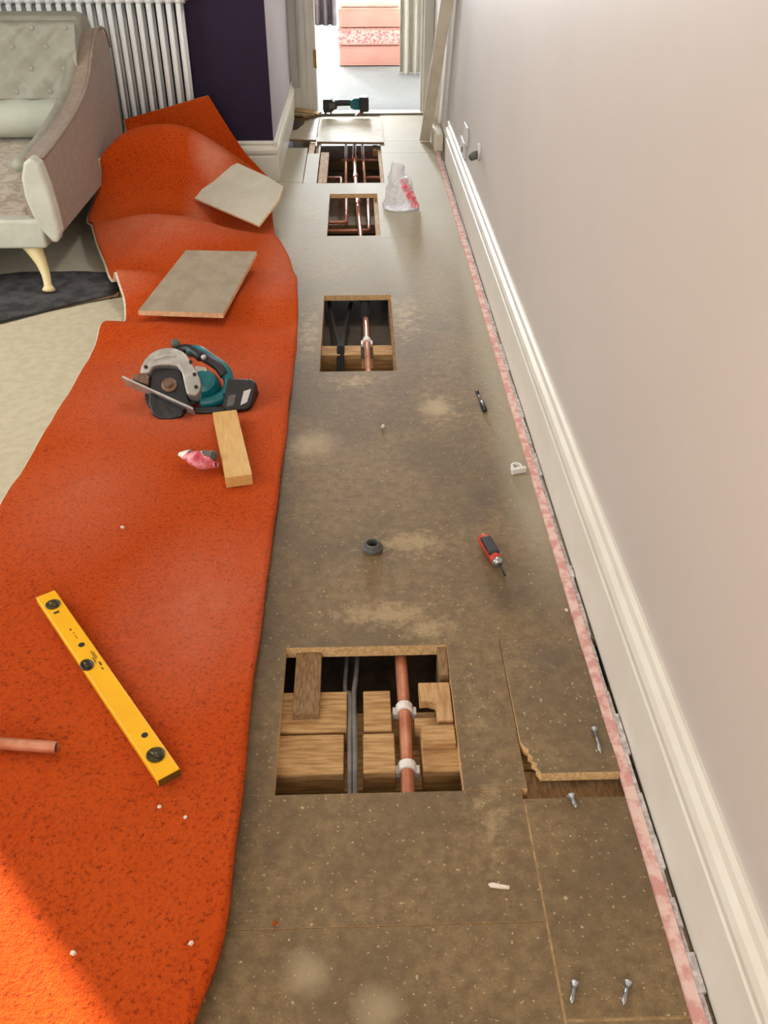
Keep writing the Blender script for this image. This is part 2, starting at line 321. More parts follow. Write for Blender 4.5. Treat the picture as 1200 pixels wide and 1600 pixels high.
panel((-1.0, .288, .796+g, 1.058-g/2), [])
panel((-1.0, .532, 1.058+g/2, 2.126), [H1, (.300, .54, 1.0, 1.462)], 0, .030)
obj('joint_filling', MB().box(.2880, .2918, -1.6, 1.036, -.02, -.0012).box(.292, .532, .6382, .6426, -.02, -.0012), 'joint', floor)['label'] = 'pale sawdust packed joint'
panel((.292, .532, -1.6, .638)); panel((.292, .532, .643, 1.036))
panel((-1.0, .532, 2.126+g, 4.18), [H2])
panel((-1.0, .532, 4.18+g, 5.092), [H3])
panel((-.30, .532, 5.092+g, 5.738), [H4]); panel((-.235, .532, 5.742, 6.04), [H4])
panel((-.430, -.305, 5.125, 5.88))
panel((-1.0, -.305, 5.095, 5.12)); panel((.17, .532, 6.044, 6.84)); panel((-.46, .168, 6.28, 6.84), [(-.47, -.36, 6.25, 6.74)], -.004)
panel((-3.0, -1.004, 3.74, 5.15), [], 0, .022, ('leftboard', 'chip_edge')); panel((-3.0, -1.004, 2.0, 3.735), [], 0, .022, ('leftboard', 'chip_edge')); panel((-3.0, -1.004, -1.6, 1.996), [], 0, .022, ('leftboard', 'chip_edge'))
obj('void_base', MB().box(-3.0, .54, -1.6, 6.9, -.25, -.23), 'void', floor)
# joists: notched timber under the hatches
def joist(y0, y1, top, notches, x0=-.6, x1=.53, bot=-.22, mat='timber', deep=.055):
    pts = [(x0, bot), (x1, bot), (x1, top)]
    for (a, b_) in sorted(notches, reverse=True): pts += [(b_, top), (b_, top-deep), (a, top-deep), (a, top)]
    pts += [(x0, top)]
    return obj('joist', MB().prism(pts, y0, y1, 'y'), mat, floor, bevel=.0025)
joist(1.128, 1.226, -.031, [(-.046, -.008), (.056, .110)])
joist(1.236, 1.345, -.033, [(-.040, -.006), (.052, .150)], deep=.07)
joist(3.02, 3.10, -.045, [(.003, .047)])
joist(4.28, 4.33, -.16, [], mat='old_timber'); joist(4.90, 5.05, -.17, [], mat='old_timber'); joist(6.2, 6.26, -.16, [], mat='old_timber')
obj('batten', MB().box(-.153, -.097, 1.268, 1.4465, -.0325, -.014), 'old_timber', floor, bevel=.002)
obj('noggin', MB().box(.27, .53, 1.02, 1.118, -.09, -.0245), 'old_timber', floor, bevel=.002)
obj('noggin', MB().box(.111, .178, 1.180, 1.2275, -.0305, -.010), 'timber', floor, bevel=.002)
obj('noggin', MB().prism([(.112, 1.344), (.178, 1.344), (.178, 1.238), (.146, 1.238), (.145, 1.285), (.128, 1.292), (.112, 1.29)], -.0325, -.010), 'timber_y', floor, bevel=.002)
obj('noggin', MB().box(.160, .180, 1.362, 1.4465, -.10, -.006), 'old_timber', floor, bevel=.002)
obj('noggin', MB().box(-.16, -.142, 2.76, 3.5, -.12, -.0225), 'old_timber', floor); obj('noggin', MB().box(.118, .15, 2.76, 3.5, -.14, -.0225), 'old_timber', floor)
obj('noggin', MB().box(.085, .125, 4.2, 4.9, -.05, -.0225), 'timber_y', floor); obj('noggin', MB().box(-.20, -.149, 4.45, 4.62, -.05, -.0225), 'pale_timber', floor)
obj('batten', MB().box(-.220, -.170, 5.11, 5.78, -.03, -.003), 'timber_y', floor, bevel=.002)
obj('batten', MB().box(-.298, -.262, 5.12, 6.03, -.03, -.004), 'timber_y', floor, bevel=.002)
obj('batten', MB().box(-.252, -.232, 5.62, 6.03, -.05, -.006), 'old_timber', floor, bevel=.002)
obj('noggin', MB().box(.132, .20, 5.09, 5.92, -.05, -.0225), 'timber_y', floor); obj('noggin', MB().box(.10, .132, 5.86, 6.02, -.05, -.018), 'old_timber', floor, bevel=.004)

# loosened panel piece at the wall, near edge sprung up, corner broken away
lp = obj('loose_floor_panel', MB().prism([(.015, -.346), (.023, -.352), (.021, -.362), (.028, -.376), (.178, -.376), (.180, 0), (0, 0), (0, -.296), (.005, -.309), (.013, -.316), (.011, -.328), (.019, -.336)], -.022, 0), ['chip', 'chip_edge'])
for p in lp.data.polygons: p.material_index = 0 if p.normal.z > .5 else 1
lp.location = (.302, 1.460, .001); lp.rotation_euler = (math.radians(-1.5), 0, 0)
tag(lp, 'brown chipboard panel piece beside the skirting, near edge sprung up with a broken corner', 'floor panel')

# strip along the skirting
gs = obj('carpet_gripper', MB().box(.479, .499, -1.6, 5.75, .0005, .009), 'pinkstrip'); tag(gs, 'long pink stained gripper strip along the foot of the white skirting', 'gripper strip')
ff = MB(); y = -1.6
while y < 5.74:
    l = R.uniform(.03, .12); ff.box(.4995, .509+R.uniform(-.003, .004), y, min(y+l, 5.74), .0005, .006+R.uniform(-.003, .003)); y += l
f_ = obj('fluff', ff, 'fluff', gs); f_['label'] = 'whitish frayed fibre edge'
obj('gap_shade_strip', MB().box(.5135, .5148, -1.6, 5.74, .0003, .003), 'shadowgap', gs)  # dark strip painting in the shade of the open gap

# ------------------------------------------------------------------ pipes and cables under the floor
def pipe(name, path, r, mat, label, smooth=True, cat='pipe', group=None):
    t = thing(name, label, cat, path[0], group=group); o0 = Vector(path[0])
    obj('tube', MB().tube([Vector(p)-o0 for p in path], r, 12), mat, t, smooth=smooth); return t
def clip(t, x, y, z, r, w=.02):
    o0 = t.location; c = Vector((x, y, z))-o0
    mb = MB().tube([c+Vector((0, -w/2, 0)), c+Vector((0, w/2, 0))], r*1.38, 14).box(c.x-r*1.9, c.x+r*1.9, c.y-w/2, c.y+w/2, c.z-r*1.5, c.z-r*.2)
    o = obj('pipe_clip', mb, 'clip', t, bevel=.002); o['label'] = 'white plastic pipe clip'
p1 = pipe('copper_pipe', [(.077, .6, -.046), (.078, 1.09, -.046), (.081, 1.3, -.046), (.078, 1.9, -.05)], .0135, 'old_copper', 'dull copper pipe with two white clips in the nearest floor hatch')
clip(p1, .081, 1.302, -.046, .0135); clip(p1, .079, 1.149, -.046, .0135)
p = pipe('copper_pipe', [(.100, 1.262, -.058), (.15, 1.262, -.058), (.30, 1.262, -.058)], .02, 'timber', 'short brown stub beside the pipe between the joists of the nearest hatch'); p.name = 'wooden_dowel'; p['category'] = 'dowel'
cb = pipe('cable', smoothpath([(-.024, .8, -.045), (-.024, 1.08, -.034), (-.024, 1.2, -.028), (-.026, 1.33, -.032), (-.02, 1.45, -.07), (-.01, 1.7, -.09)]), .0055, 'cable', 'grey electric cable on the right of the pair crossing the nearest hatch', cat='cable')
cb = pipe('cable', smoothpath([(-.035, .8, -.045), (-.034, 1.08, -.034), (-.034, 1.2, -.028), (-.034, 1.33, -.032), (-.046, 1.40, -.07), (-.03, 1.7, -.1)]), .005, 'cable', 'grey electric cable on the left of the pair crossing the nearest hatch', cat='cable')
p2 = pipe('copper_pipe', [(.031, 2.5, -.043), (.025, 3.1, -.043), (.021, 4.0, -.05)], .0115, 'bright_pipe', 'bright copper pipe in the second hatch, running into black foam lagging')
clip(p2, .0255, 3.13, -.043, .0115, .03)
o0 = p2.location; l_ = obj('lagging', MB().tube([Vector((.0225, 3.34, -.045))-o0, Vector((.021, 3.9, -.05))-o0], .019, 14), 'foam', p2, smooth=True); l_['label'] = 'black foam pipe lagging'
for pts, lab in [([(-.128, 3.60, -.065), (-.108, 3.35, -.055), (-.08, 3.12, -.05), (-.078, 3.06, -.038), (-.08, 2.95, -.08), (-.082, 2.6, -.12)], 'black cable on the left of the forked pair in the second hatch'),
                 ([(-.036, 3.60, -.085), (-.046, 3.45, -.07), (-.06, 3.25, -.06), (-.066, 3.11, -.047), (-.066, 3.05, -.036), (-.068, 2.95, -.08), (-.07, 2.6, -.12)], 'black cable on the right of the forked pair in the second hatch')]:
    pipe('cable', smoothpath(pts), .0085, 'foam', lab, cat='cable')
obj('insulation_board', MB().box(-.5, .5, 3.14, 4.05, -.16, -.13), 'insul', floor)
pipe('copper_pipe', [(-.064, 5.3, -.085), (-.062, 4.70, -.085), (-.068, 4.685, -.085), (-.085, 4.68, -.085), (-.4, 4.68, -.085)], .009, 'old_copper', 'thin copper pipe with a left elbow, leftmost in the third hatch')
pipe('copper_pipe', [(.058, 5.3, -.11), (.058, 4.64, -.11), (.052, 4.625, -.11), (.03, 4.62, -.11), (-.4, 4.615, -.11)], .009, 'old_copper', 'thin copper pipe on the right of the third hatch turning left under the main pipe')
pm = pipe('copper_pipe', [(-.006, 6.9, -.075), (-.017, 6.0, -.072), (-.010, 5.38, -.072), (-.004, 5.1, -.072), (.011, 4.45, -.07), (.016, 3.9, -.07)], .0115, 'bright_pipe', 'main bright copper pipe running through the middle of the two farthest hatches')
o0 = pm.location
for yy, xx in ((5.50, -.012), (4.98, .0), (5.9, -.016)):
    obj('coupling', MB().tube([Vector((xx, yy-.04, -.072))-o0, Vector((xx, yy+.04, -.072))-o0], .016, 12), 'copper', pm, smooth=False, bevel=.003)
pipe('copper_pipe', [(-.074, 6.8, -.08), (-.066, 5.12, -.08)], .0085, 'bright_pipe', 'slim copper pipe on the left of the three in the farthest hatch')
pipe('copper_pipe', [(.034, 6.8, -.08), (.046, 5.12, -.08)], .0085, 'bright_pipe', 'slim copper pipe on the right of the three in the farthest hatch')
pipe('copper_pipe', [(-.02, 6.13, -.098), (.4, 6.13, -.098)], .0085, 'old_copper', 'cross pipe farthest back in the farthest hatch')
pipe('copper_pipe', [(-.10, 5.97, -.098), (.4, 5.96, -.098)], .0085, 'old_copper', 'cross pipe passing below the three pipes in the middle of the farthest hatch')
pipe('copper_pipe', [(.05, 5.56, -.098), (.4, 5.56, -.098)], .0085, 'old_copper', 'short cross pipe at the near right of the farthest hatch')
pipe('copper_pipe', [(-.35, 5.56, -.098), (-.105, 5.56, -.098), (-.098, 5.55, -.098), (-.097, 5.52, -.098), (-.097, 5.0, -.098)], .0085, 'old_copper', 'bent copper pipe at the near left of the farthest hatch')

# ------------------------------------------------------------------ orange carpet
def row(L, Rr, z): return [Vector((L[0]+(Rr[0]-L[0])*k/4, L[1]+(Rr[1]-L[1])*k/4, z[k])) for k in range(5)]
rows = [row((-1.02, -1.2), (-.75, -1.2), [.026]*5), row((-1.0, -.5), (-.62, -.5), [.026]*5), row((-.98, .15), (-.42, .15), [.026, .028, .028, .03, .03]),
 row((-.975, .45), (-.315, .45), [.026, .03, .03, .03, .035]), row((-.97, .64), (-.257, .64), [.026, .03, .03, .033, .045]), row((-.97, .80), (-.226, .80), [.026, .03, .03, .033, .047]),
 row((-.97, 1.06), (-.228, 1.06), [.026, .03, .028, .03, .05]), row((-.97, 1.326), (-.230, 1.326), [.026, .028, .03, .03, .05]), row((-.967, 1.8), (-.228, 1.7), [.026, .03, .034, .032, .05]),
 row((-.96, 2.2), (-.225, 2.05), [.026, .03, .034, .032, .05]), row((-.95, 2.55), (-.224, 2.40), [.027, .032, .034, .032, .05]), row((-.942, 2.92), (-.224, 2.70), [.026, .034, .034, .034, .05]),
 row((-.926, 3.065), (-.224, 2.93), [.075, .075, .06, .05, .06]), row((-.876, 3.16), (-.228, 3.12), [.035, .045, .035, .03, .04]), row((-.90, 3.30), (-.237, 3.30), [.07, .075, .07, .07, .075]),
 row((-.955, 3.45), (-.25, 3.48), [.125, .11, .08, .075, .075]), row((-1.0, 3.56), (-.27, 3.62), [.05, .06, .08, .08, .05]), row((-1.066, 3.70), (-.29, 3.74), [.06, .09, .12, .12, .06]),
 row((-1.14, 3.90), (-.35, 3.92), [.125, .19, .185, .13, .085]), row((-1.19, 4.05), (-.378, 4.06), [.12, .14, .125, .08, .065]), row((-1.24, 4.18), (-.395, 4.20), [.10, .085, .085, .065, .07]),
 row((-1.25, 4.30), (-.405, 4.34), [.12, .15, .16, .13, .09]), row((-1.205, 4.38), (-.41, 4.45), [.22, .26, .27, .20, .115]),
 [Vector(p) for p in [(-1.192, 4.40, .325), (-1.086, 4.50, .40), (-.933, 4.54, .418), (-.757, 4.55, .375), (-.46, 4.54, .165)]],
 [Vector(p) for p in [(-1.18, 4.56, .29), (-1.06, 4.66, .35), (-.90, 4.69, .37), (-.73, 4.70, .33), (-.44, 4.70, .12)]],
 [Vector(p) for p in [(-1.18, 4.76, .22), (-1.05, 4.82, .24), (-.88, 4.84, .25), (-.70, 4.84, .2), (-.43, 4.86, .06)]],
 [Vector(p) for p in [(-1.185, 4.90, .27), (-1.06, 4.93, .27), (-.90, 4.94, .27), (-.72, 4.94, .2), (-.445, 4.93, .05)]],
 [Vector(p) for p in [(-1.192, 4.955, .32), (-1.08, 4.965, .34), (-.94, 4.97, .35), (-.80, 4.97, .33), (-.60, 4.97, .21)]],
 [Vector(p) for p in [(-1.199, 4.975, .361), (-1.09, 4.975, .388), (-.98, 4.975, .415), (-.865, 4.975, .445), (-.753, 4.975, .471)]]]
NU, NV = (len(rows)-1)*6, 32
cols5 = [[rows[i][k] for i in range(len(rows))] for k in range(5)]
top = []
for i in range(NU+1):
    t = i/6; cp = [catmull(cols5[k], t) for k in range(5)]
    rr = []
    for j in range(NV+1):
        p = catmull(cp, j/NV*4)
        p = p + Vector((0, 0, .0035*mnoise.noise(p*7) + .0015*mnoise.noise(p*24)))
        if j == NV and p.y < 4.4: p.x += .006*mnoise.noise(Vector((3.1, p.y*5, 0)))
        if j == 0: p.x += .008*mnoise.noise(Vector((1.7, p.y*9, 0)))
        rr.append(p)
    top.append(rr)
def slab(rows_, off0, off1, mb, mi=0):
    n, m = len(rows_), len(rows_[0]); A, B = [], []
    for i in range(n):
        for j in range(m):
            du = rows_[min(i+1, n-1)][j]-rows_[max(i-1, 0)][j]; dv = rows_[i][min(j+1, m-1)]-rows_[i][max(j-1, 0)]
            nn = dv.cross(du).normalized()
            if nn.z < -.3: nn = -nn
            A.append(rows_[i][j]+nn*off0); B.append(rows_[i][j]+nn*off1)
    o = len(A); fs = []
    for i in range(n-1):
        for j in range(m-1):
            a, b_, c, d = i*m+j, i*m+j+1, (i+1)*m+j+1, (i+1)*m+j
            fs.append((a, b_, c, d)); fs.append((o+d, o+c, o+b_, o+a))
    for i in range(n-1):
        fs.append((i*m, (i+1)*m, o+(i+1)*m, o+i*m)); fs.append(((i+1)*m+m-1, i*m+m-1, o+i*m+m-1, o+(i+1)*m+m-1))
    for j in range(m-1):
        fs.append((j+1, j, o+j, o+j+1)); q = (n-1)*m; fs.append((q+j, q+j+1, o+q+j+1, o+q+j))
    mb.add(A+B, fs, mi)
mb = MB(); slab(top, 0, -.009, mb)
carpet = obj('carpet', mb, 'carpet', smooth=True); tag(carpet, 'long rucked orange carpet strip peeled back over the floor', 'carpet')
back_rows = []
for rr in top:
    e = (rr[0]-rr[1]); e.z = 0; e.normalize()
    back_rows.append([rr[0]+e*.009] + rr[1:-1] + [rr[-1]-Vector((.003, 0, 0))])
mb = MB(); slab(back_rows, -.0092, -.013, mb); bk = obj('backing', mb, 'backing', carpet, smooth=True); bk['label'] = 'cream latex backing showing at the edge'

# cream underlay, dark felt and torn brown paper on the left floor
def sheet(name, pts, z0, z1, mat, label, cat):
    o = obj(name, MB().prism(pts, z0, z1), mat); return tag(o, label, cat)
sheet('underlay', [(-.80, -1.5), (-.80, 3.42), (-.93, 3.475), (-.98, 3.46), (-1.08, 3.40), (-1.2, 3.335), (-1.36, 3.21), (-1.6, 3.03), (-2.2, 2.7), (-2.95, 2.5), (-2.95, -1.5)], .0005, .0060, 'underlay', 'cream underlay sheet on the floor left of the orange carpet', 'underlay')
def felt_rows():
    out = []
    for i in range(13):
        y = 3.12+.58*i/12; r_ = []
        for j in range(27):
            x = -2.4+1.41*j/26
            lim = 3.70+.012*math.sin(x*9); near = 3.50+(x+.98)*.72
            yy = max(near, 2.75)+(lim-max(near, 2.75))*i/12
            r_.append(Vector((x, yy, .011+.008*(mnoise.noise(Vector((x*6, yy*7, 0)))+.5)+(.012 if i == 12 else 0))))
        out.append(r_)
    return out
mb = MB(); slab(felt_rows(), 0, -.004, mb); tag(obj('felt_sheet', mb, 'felt', smooth=True), 'crumpled dark grey felt sheet under the chaise front leg', 'felt')
mb = MB().prism([(-1.21, 3.34), (-1.10, 3.42), (-.97, 3.475), (-.98, 3.52), (-1.08, 3.555), (-1.15, 3.50)], .0063, .0080); tag(obj('paper_scrap', mb, 'old_timber'), 'torn brown paper scrap between the felt and the cream underlay', 'paper')

# ------------------------------------------------------------------ boards, offcuts and tools lying on the carpet
def slabpoly(name, pts, th, mats, label, cat, bevel=.0015):
    P = [Vector(p) for p in pts]; c = sum(P, Vector())/len(P); nrm = (P[1]-P[0]).cross(P[2]-P[0]).normalized()
    if nrm.z < 0: P.reverse(); nrm = -nrm
    n = len(P); vs = [p-c for p in P]+[p-c-nrm*th for p in P]
    mb = MB().add(vs, [tuple(range(n))], 0).add(vs, [tuple(range(2*n-1, n-1, -1))]+[((i+1) % n, i, n+i, n+(i+1) % n) for i in range(n)], 1)
    o = obj(name, mb, mats); o.location = c
    bm = bmesh.new(); bm.from_mesh(o.data); bmesh.ops.remove_doubles(bm, verts=bm.verts, dist=1e-5); bmesh.ops.recalc_face_normals(bm, faces=bm.faces); bm.to_mesh(o.data); bm.free()
    return tag(o, label, cat)
slabpoly('board_offcut', [(-.764, 4.3, .155), (-.44, 3.985, .125), (-.355, 4.14, .193), (-.341, 4.229, .225), (-.415, 4.329, .241), (-.574, 4.501, .261), (-.678, 4.465, .227)], .010, ['pale_board', 'edge_pale'], 'pale broken board offcut propped on the carpet fold by the aubergine wall', 'board')
slabpoly('board_offcut', [(-.685, 3.521, .178), (-.408, 3.555, .158), (-.498, 3.10, .088), (-.811, 3.127, .092)], .020, ['hardboard', 'edge_pale'], 'grey brown chipboard offcut lying tilted on the carpet above the circular saw', 'board')
# short timber block
t = obj('timber_offcut', MB().box(-.036, .036, -.185, .185, 0, .034), 'pale_timber', bevel=.002); t.location = (-.373, 2.215, .040); t.rotation_euler = (0, 0, math.radians(12.5)); tag(t, 'short pale timber offcut on the carpet below the saw battery', 'timber')
# copper offcut
t = thing('copper_tube_offcut', 'copper tube offcut at the left edge beside the spirit level', 'pipe', (-.589, 1.143, .046), (0, 0, math.radians(-7)))
mb = MB(); seg = 16
for r_, fl in ((.0115, 1), (.0095, -1)):
    vs = [(x, r_*math.cos(2*PI*k/seg), r_*math.sin(2*PI*k/seg)) for x in (0, -.42) for k in range(seg)]
    mb.add(vs, [((k, (k+1) % seg, seg+(k+1) % seg, seg+k) if fl < 0 else (seg+k, seg+(k+1) % seg, (k+1) % seg, k)) for k in range(seg)])
vs = [(0, r_*math.cos(2*PI*k/seg), r_*math.sin(2*PI*k/seg)) for r_ in (.0115, .0095) for k in range(seg)]
mb.add(vs, [(k, (k+1) % seg, seg+(k+1) % seg, seg+k) for k in range(seg)])
obj('tube', mb, 'old_copper', t, smooth=True)

# spirit level
lv = thing('spirit_level', 'yellow spirit level lying on the orange carpet', 'spirit level', (-.5465, 1.3245, .046), (0, 0, math.atan2(-.521, .370)))
Lh, Wh = .317, .0225
obj('body', MB().box(-Lh, Lh, -Wh, Wh, -.008, .010), 'yellow', lv, bevel=.0025)
for s_ in (-1, 1):
    e = obj('end_cap', MB().box(s_*Lh-.003*(s_ > 0), s_*Lh+.003*(s_ < 0)+s_*.001, -Wh*.96, Wh*.96, -.0075, .0085), 'ink', lv); e['label'] = 'dark end cap'
for x, rx, ry in ((-.268, .017, .0165), (.262, .0185, .0175)):
    v = obj('vial', MB().lathe([(.017, -.002), (.0185, .0002), (.019, .0018), (.0165, .0025), (.015, .0012)], (x, 0, .010), 24, 0, rx/.019, ry/.019), 'vial', lv); v['label'] = 'dark oval vial window'
    obj('vial_tube', MB().tube([(x-.011, -.006, .012), (x+.011, .006, .012)], .0045, 10), 'vial', v, smooth=True)
v = obj('vial', MB().lathe([(.014, -.004), (.0155, .0002), (.016, .002), (.013, .003), (.010, .0015)], (-.04, -.0125, .010), 20, 0, 1.1, .85), 'black', lv); v['label'] = 'black half round centre vial'
obj('vial_tube', MB().tube([(-.051, -.013, .0125), (-.029, -.013, .0125)], .005, 10), 'vial', v, smooth=True)
for x, y, r_ in ((-.105, .002, .007), (.205, .004, .0065)):
    h = obj('hang_hole', MB().lathe([(r_, -.001), (r_, .0006)], (x, y, .010), 12), 'black', lv); h['label'] = 'dark round hole'
for x, y, l, w in [(-.165, .001, .006, .004), (-.15, .002, .003, .003), (-.14, .002, .003, .003), (-.132, .002, .003, .003), (-.06, .010, .03, .002), (-.06, .0135, .022, .0015), (-.045, .006, .02, .002), (-.028, .012, .012, .004), (-.012, .010, .008, .003), (-.238, -.003, .008, .012)]:
    obj('printed_mark', MB().box(x-l/2, x+l/2, y-w/2, y+w/2, .0100, .0104), 'ink', lv)

# circular saw, lying on its motor side, blade face up
def S(cx, cy): return ((cx-461.5)/2215, (415-cy)/1960)
def So(l): return [S(*p) for p in l]
sw = thing('circular_saw', 'teal and silver cordless circular saw lying on its side on the carpet', 'circular saw', (-.565, 2.515, .115), (math.radians(35), 0, 0))
ug = obj('upper_guard', MB().prism(So([(198, 368), (205, 320), (225, 275), (260, 235), (305, 208), (365, 193), (430, 198), (490, 225), (540, 285), (575, 345), (608, 400), (622, 450), (612, 505), (585, 525), (528, 515), (510, 455), (485, 365), (455, 325), (395, 312), (330, 312), (285, 325), (262, 368)]), -.035, .012), 'steel', sw, bevel=.006, seg=3)
ug['label'] = 'cast silver upper blade guard'
obj('guard_rib', MB().prism(So([(290, 285), (300, 250), (370, 232), (430, 240), (440, 262), (372, 262), (320, 280)]), .010, .017), 'steel', ug, bevel=.002)
for p in ((575, 385), (545, 300), (590, 470), (240, 330)):
    c = S(*p); obj('screw_head', MB().lathe([(.006, 0), (.006, .004), (.004, .006)], (c[0], c[1], .012), 10), 'darksteel', ug)
c = S(400, 440)
lg = obj('lower_guard', MB().prism(So([(268, 400), (285, 325), (460, 330), (500, 430), (525, 520), (560, 590), (500, 600), (380, 545), (270, 480)]), -.026, -.004), 'black', sw, bevel=.003)
bl = obj('blade', MB().prism([(c[0]+.083*math.cos(a)*(1 if k % 2 else .955), c[1]-.012+.085*math.sin(a)*(1 if k % 2 else .955)) for k, a in enumerate([2*PI*i/72 for i in range(72)])], -.0335, -.0315), 'darksteel', sw)
bl['label'] = 'dark toothed saw blade'
obj('hub', MB().lathe([(.024, -.004), (.024, .002), (.018, .004), (.012, .004), (.011, .010), (.006, .011)], (c[0], c[1], 0), 20), 'bronze', sw)
a_, b_ = Vector(S(80, 388)+(0,)), Vector(S(575, 612)+(0,)); d = (b_-a_); L_ = d.length; ang = math.atan2(d.y, d.x)
mt = Matrix.Translation(a_) @ Matrix.Rotation(ang, 4, 'Z')
bp = obj('base_plate', MB().box(0, L_, -.0035, .0035, -.045, .010, 0, mt), 'steel', sw, bevel=.001); bp['label'] = 'thin steel base plate seen on edge'
obj('base_bracket', MB().prism(So([(150, 372), (240, 365), (262, 385), (258, 440), (215, 428), (150, 402)]), -.03, .006), 'bronze', sw, bevel=.002)
obj('lower_blade_guard', MB().prism(So([(262, 478), (400, 545), (505, 592), (495, 640), (420, 658), (345, 656), (292, 622), (265, 560)]), -.034, -.008), 'darksteel', sw, bevel=.004)
c = S(620, 400); obj('motor_housing', MB().lathe([(.046, -.115), (.052, -.105), (.052, -.05), (.045, -.03), (.040, -.012), (.028, -.004)], (c[0], c[1], 0), 24), 'teal', sw, smooth=False)
obj('gear_case', MB().prism(So([(560, 300), (640, 310), (665, 360), (660, 440), (610, 470), (580, 400)]), -.05, -.006), 'steel', sw, bevel=.006)
hp = smoothpath([S(500, 170)+(-.035,), S(590, 185)+(-.03,), S(680, 235)+(-.03,), S(755, 300)+(-.035,), S(790, 380)+(-.04,), S(760, 470)+(-.045,)], 5)
hd = obj('rear_handle', MB().tube(hp, [.017+.003*math.sin(i*.5) for i in range(len(hp))], 12), 'teal', sw, smooth=True)
gp = smoothpath([S(590, 215)+(-.022,), S(660, 255)+(-.020,), S(725, 300)+(-.022,), S(765, 350)+(-.028,)], 5)
g_ = obj('rubber_grip', MB().tube(gp, .0155, 12), 'black', hd, smooth=True); g_['label'] = 'black rubber grip'
fh = smoothpath([S(420, 165)+(-.045,), S(460, 150)+(-.04,), S(520, 165)+(-.03,), S(600, 240)+(-.012,)], 5)
obj('front_handle', MB().tube(fh, .015, 12), 'black', sw, smooth=True)
c = S(410, 122); obj('knob', MB().lathe([(.008, -.05), (.014, -.045), (.016, -.03), (.012, -.018), (.004, -.014)], (c[0], c[1], 0), 14), 'rubber', sw, smooth=True)
c = S(625, 252); obj('trigger_button', MB().ball((c[0], c[1], -.002), .009), 'steel', sw, smooth=True)
lb = smoothpath([S(600, 520)+(-.045,), S(680, 510)+(-.045,), S(760, 480)+(-.045,)], 4); obj('lower_arm', MB().tube(lb, .020, 12), 'teal', sw, smooth=True)
obj('foot_strip', MB().prism(So([(520, 560), (640, 560), (790, 560), (800, 598), (640, 602), (560, 600)]), -.07, -.03), 'black', sw, bevel=.004)
bt = obj('battery', MB().prism(So([(790, 375), (960, 385), (992, 410), (958, 560), (930, 590), (800, 602), (758, 565)]), -.095, -.020), 'black', sw, bevel=.007, seg=3); bt['label'] = 'black slide-on battery pack'
x_ = obj('label_plate', MB().prism(So([(905, 470), (955, 455), (930, 545), (885, 565)]), -.021, -.0185), 'socket', bt); x_['label'] = 'pale sticker'
x_ = obj('label_plate', MB().prism(So([(800, 500), (850, 490), (840, 565), (790, 575)]), -.021, -.0185), 'rubber', bt); x_['label'] = 'grey sticker'

# crumpled packet and plastic bag
def crumple(rows_, seg, amp, seed, fx):
    rng = Vector((seed*3.7, seed*1.3, seed)); out = []
    for i in range(rows_+1):
        t_ = i/rows_; r_ = []
        for k in range(seg):
            p = fx(t_, 2*PI*k/seg); p = Vector(p); n_ = mnoise.noise_vector(p*22+rng)*amp + mnoise.noise_vector(p*60+rng)*amp*.4; r_.append(p+n_*(1 if 0 < i else .3))
        out.append(r_+[r_[0]])
    return out
bag = thing('plastic_bag', 'crumpled clear plastic bag with pink print by the far hatches', 'bag', (.222, 4.62, .002))
bagf = lambda t_, a: ((.092*(1-.68*t_**1.1)*math.cos(a)-.022*t_, .06*(1-.75*t_)*math.sin(a)+.05*t_, .205*t_))
obj('film', MB().grid(crumple(16, 28, .016, 2, bagf)), 'bag', bag, smooth=False)
mb = MB(); rr = []
for i in range(9):
    t_ = i/8*.62+.04; rr.append([Vector(bagf(t_, a))*1.04+Vector((0, 0, .002))+mnoise.noise_vector(Vector((a*4, t_*9, 2)))*.008 for a in [-1.2+.9*j/6-.75*t_*1.2+.3 for j in range(7)]])
x_ = obj('printed_label', MB().grid(rr), 'bagpink', bag, smooth=False); x_['label'] = 'pink and red printed panel'
obj('bag_base', MB().prism([(.086*math.cos(2*PI*k/20), .052*math.sin(2*PI*k/20)) for k in range(20)], 0, .004), 'socket', bag)
pk = thing('packet', 'small crumpled maroon and pink packet beside the timber offcut', 'packet', (-.450, 2.125, .046), (0, 0, math.radians(-25)))
obj('wrapper', MB().grid(crumple(12, 22, .010, 5, lambda t_, a: (.05*(2*t_-1), .028*math.sin(PI*min(max(t_, .05), .93))**.6*math.cos(a), .022+.022*math.sin(PI*min(max(t_, .05), .93))**.6*math.sin(a)))), 'packet', pk, smooth=True)
x_ = obj('clear_corner', MB().grid(crumple(6, 14, .006, 8, lambda t_, a: (-.045-.03*t_, .02*(1-.6*t_)*math.cos(a)+.014, .02+.014*(1-.6*t_)*math.sin(a)))), 'clip', pk, smooth=True); x_['label'] = 'shiny white twisted end'
x_ = obj('fitting', MB().tube([(.0, .014, .034), (.04, .020, .034)], .013, 12).tube([(.03, .018, .034), (.034, .0185, .034)], .017, 12), 'rubber', pk, smooth=False); x_['label'] = 'grey end cap'

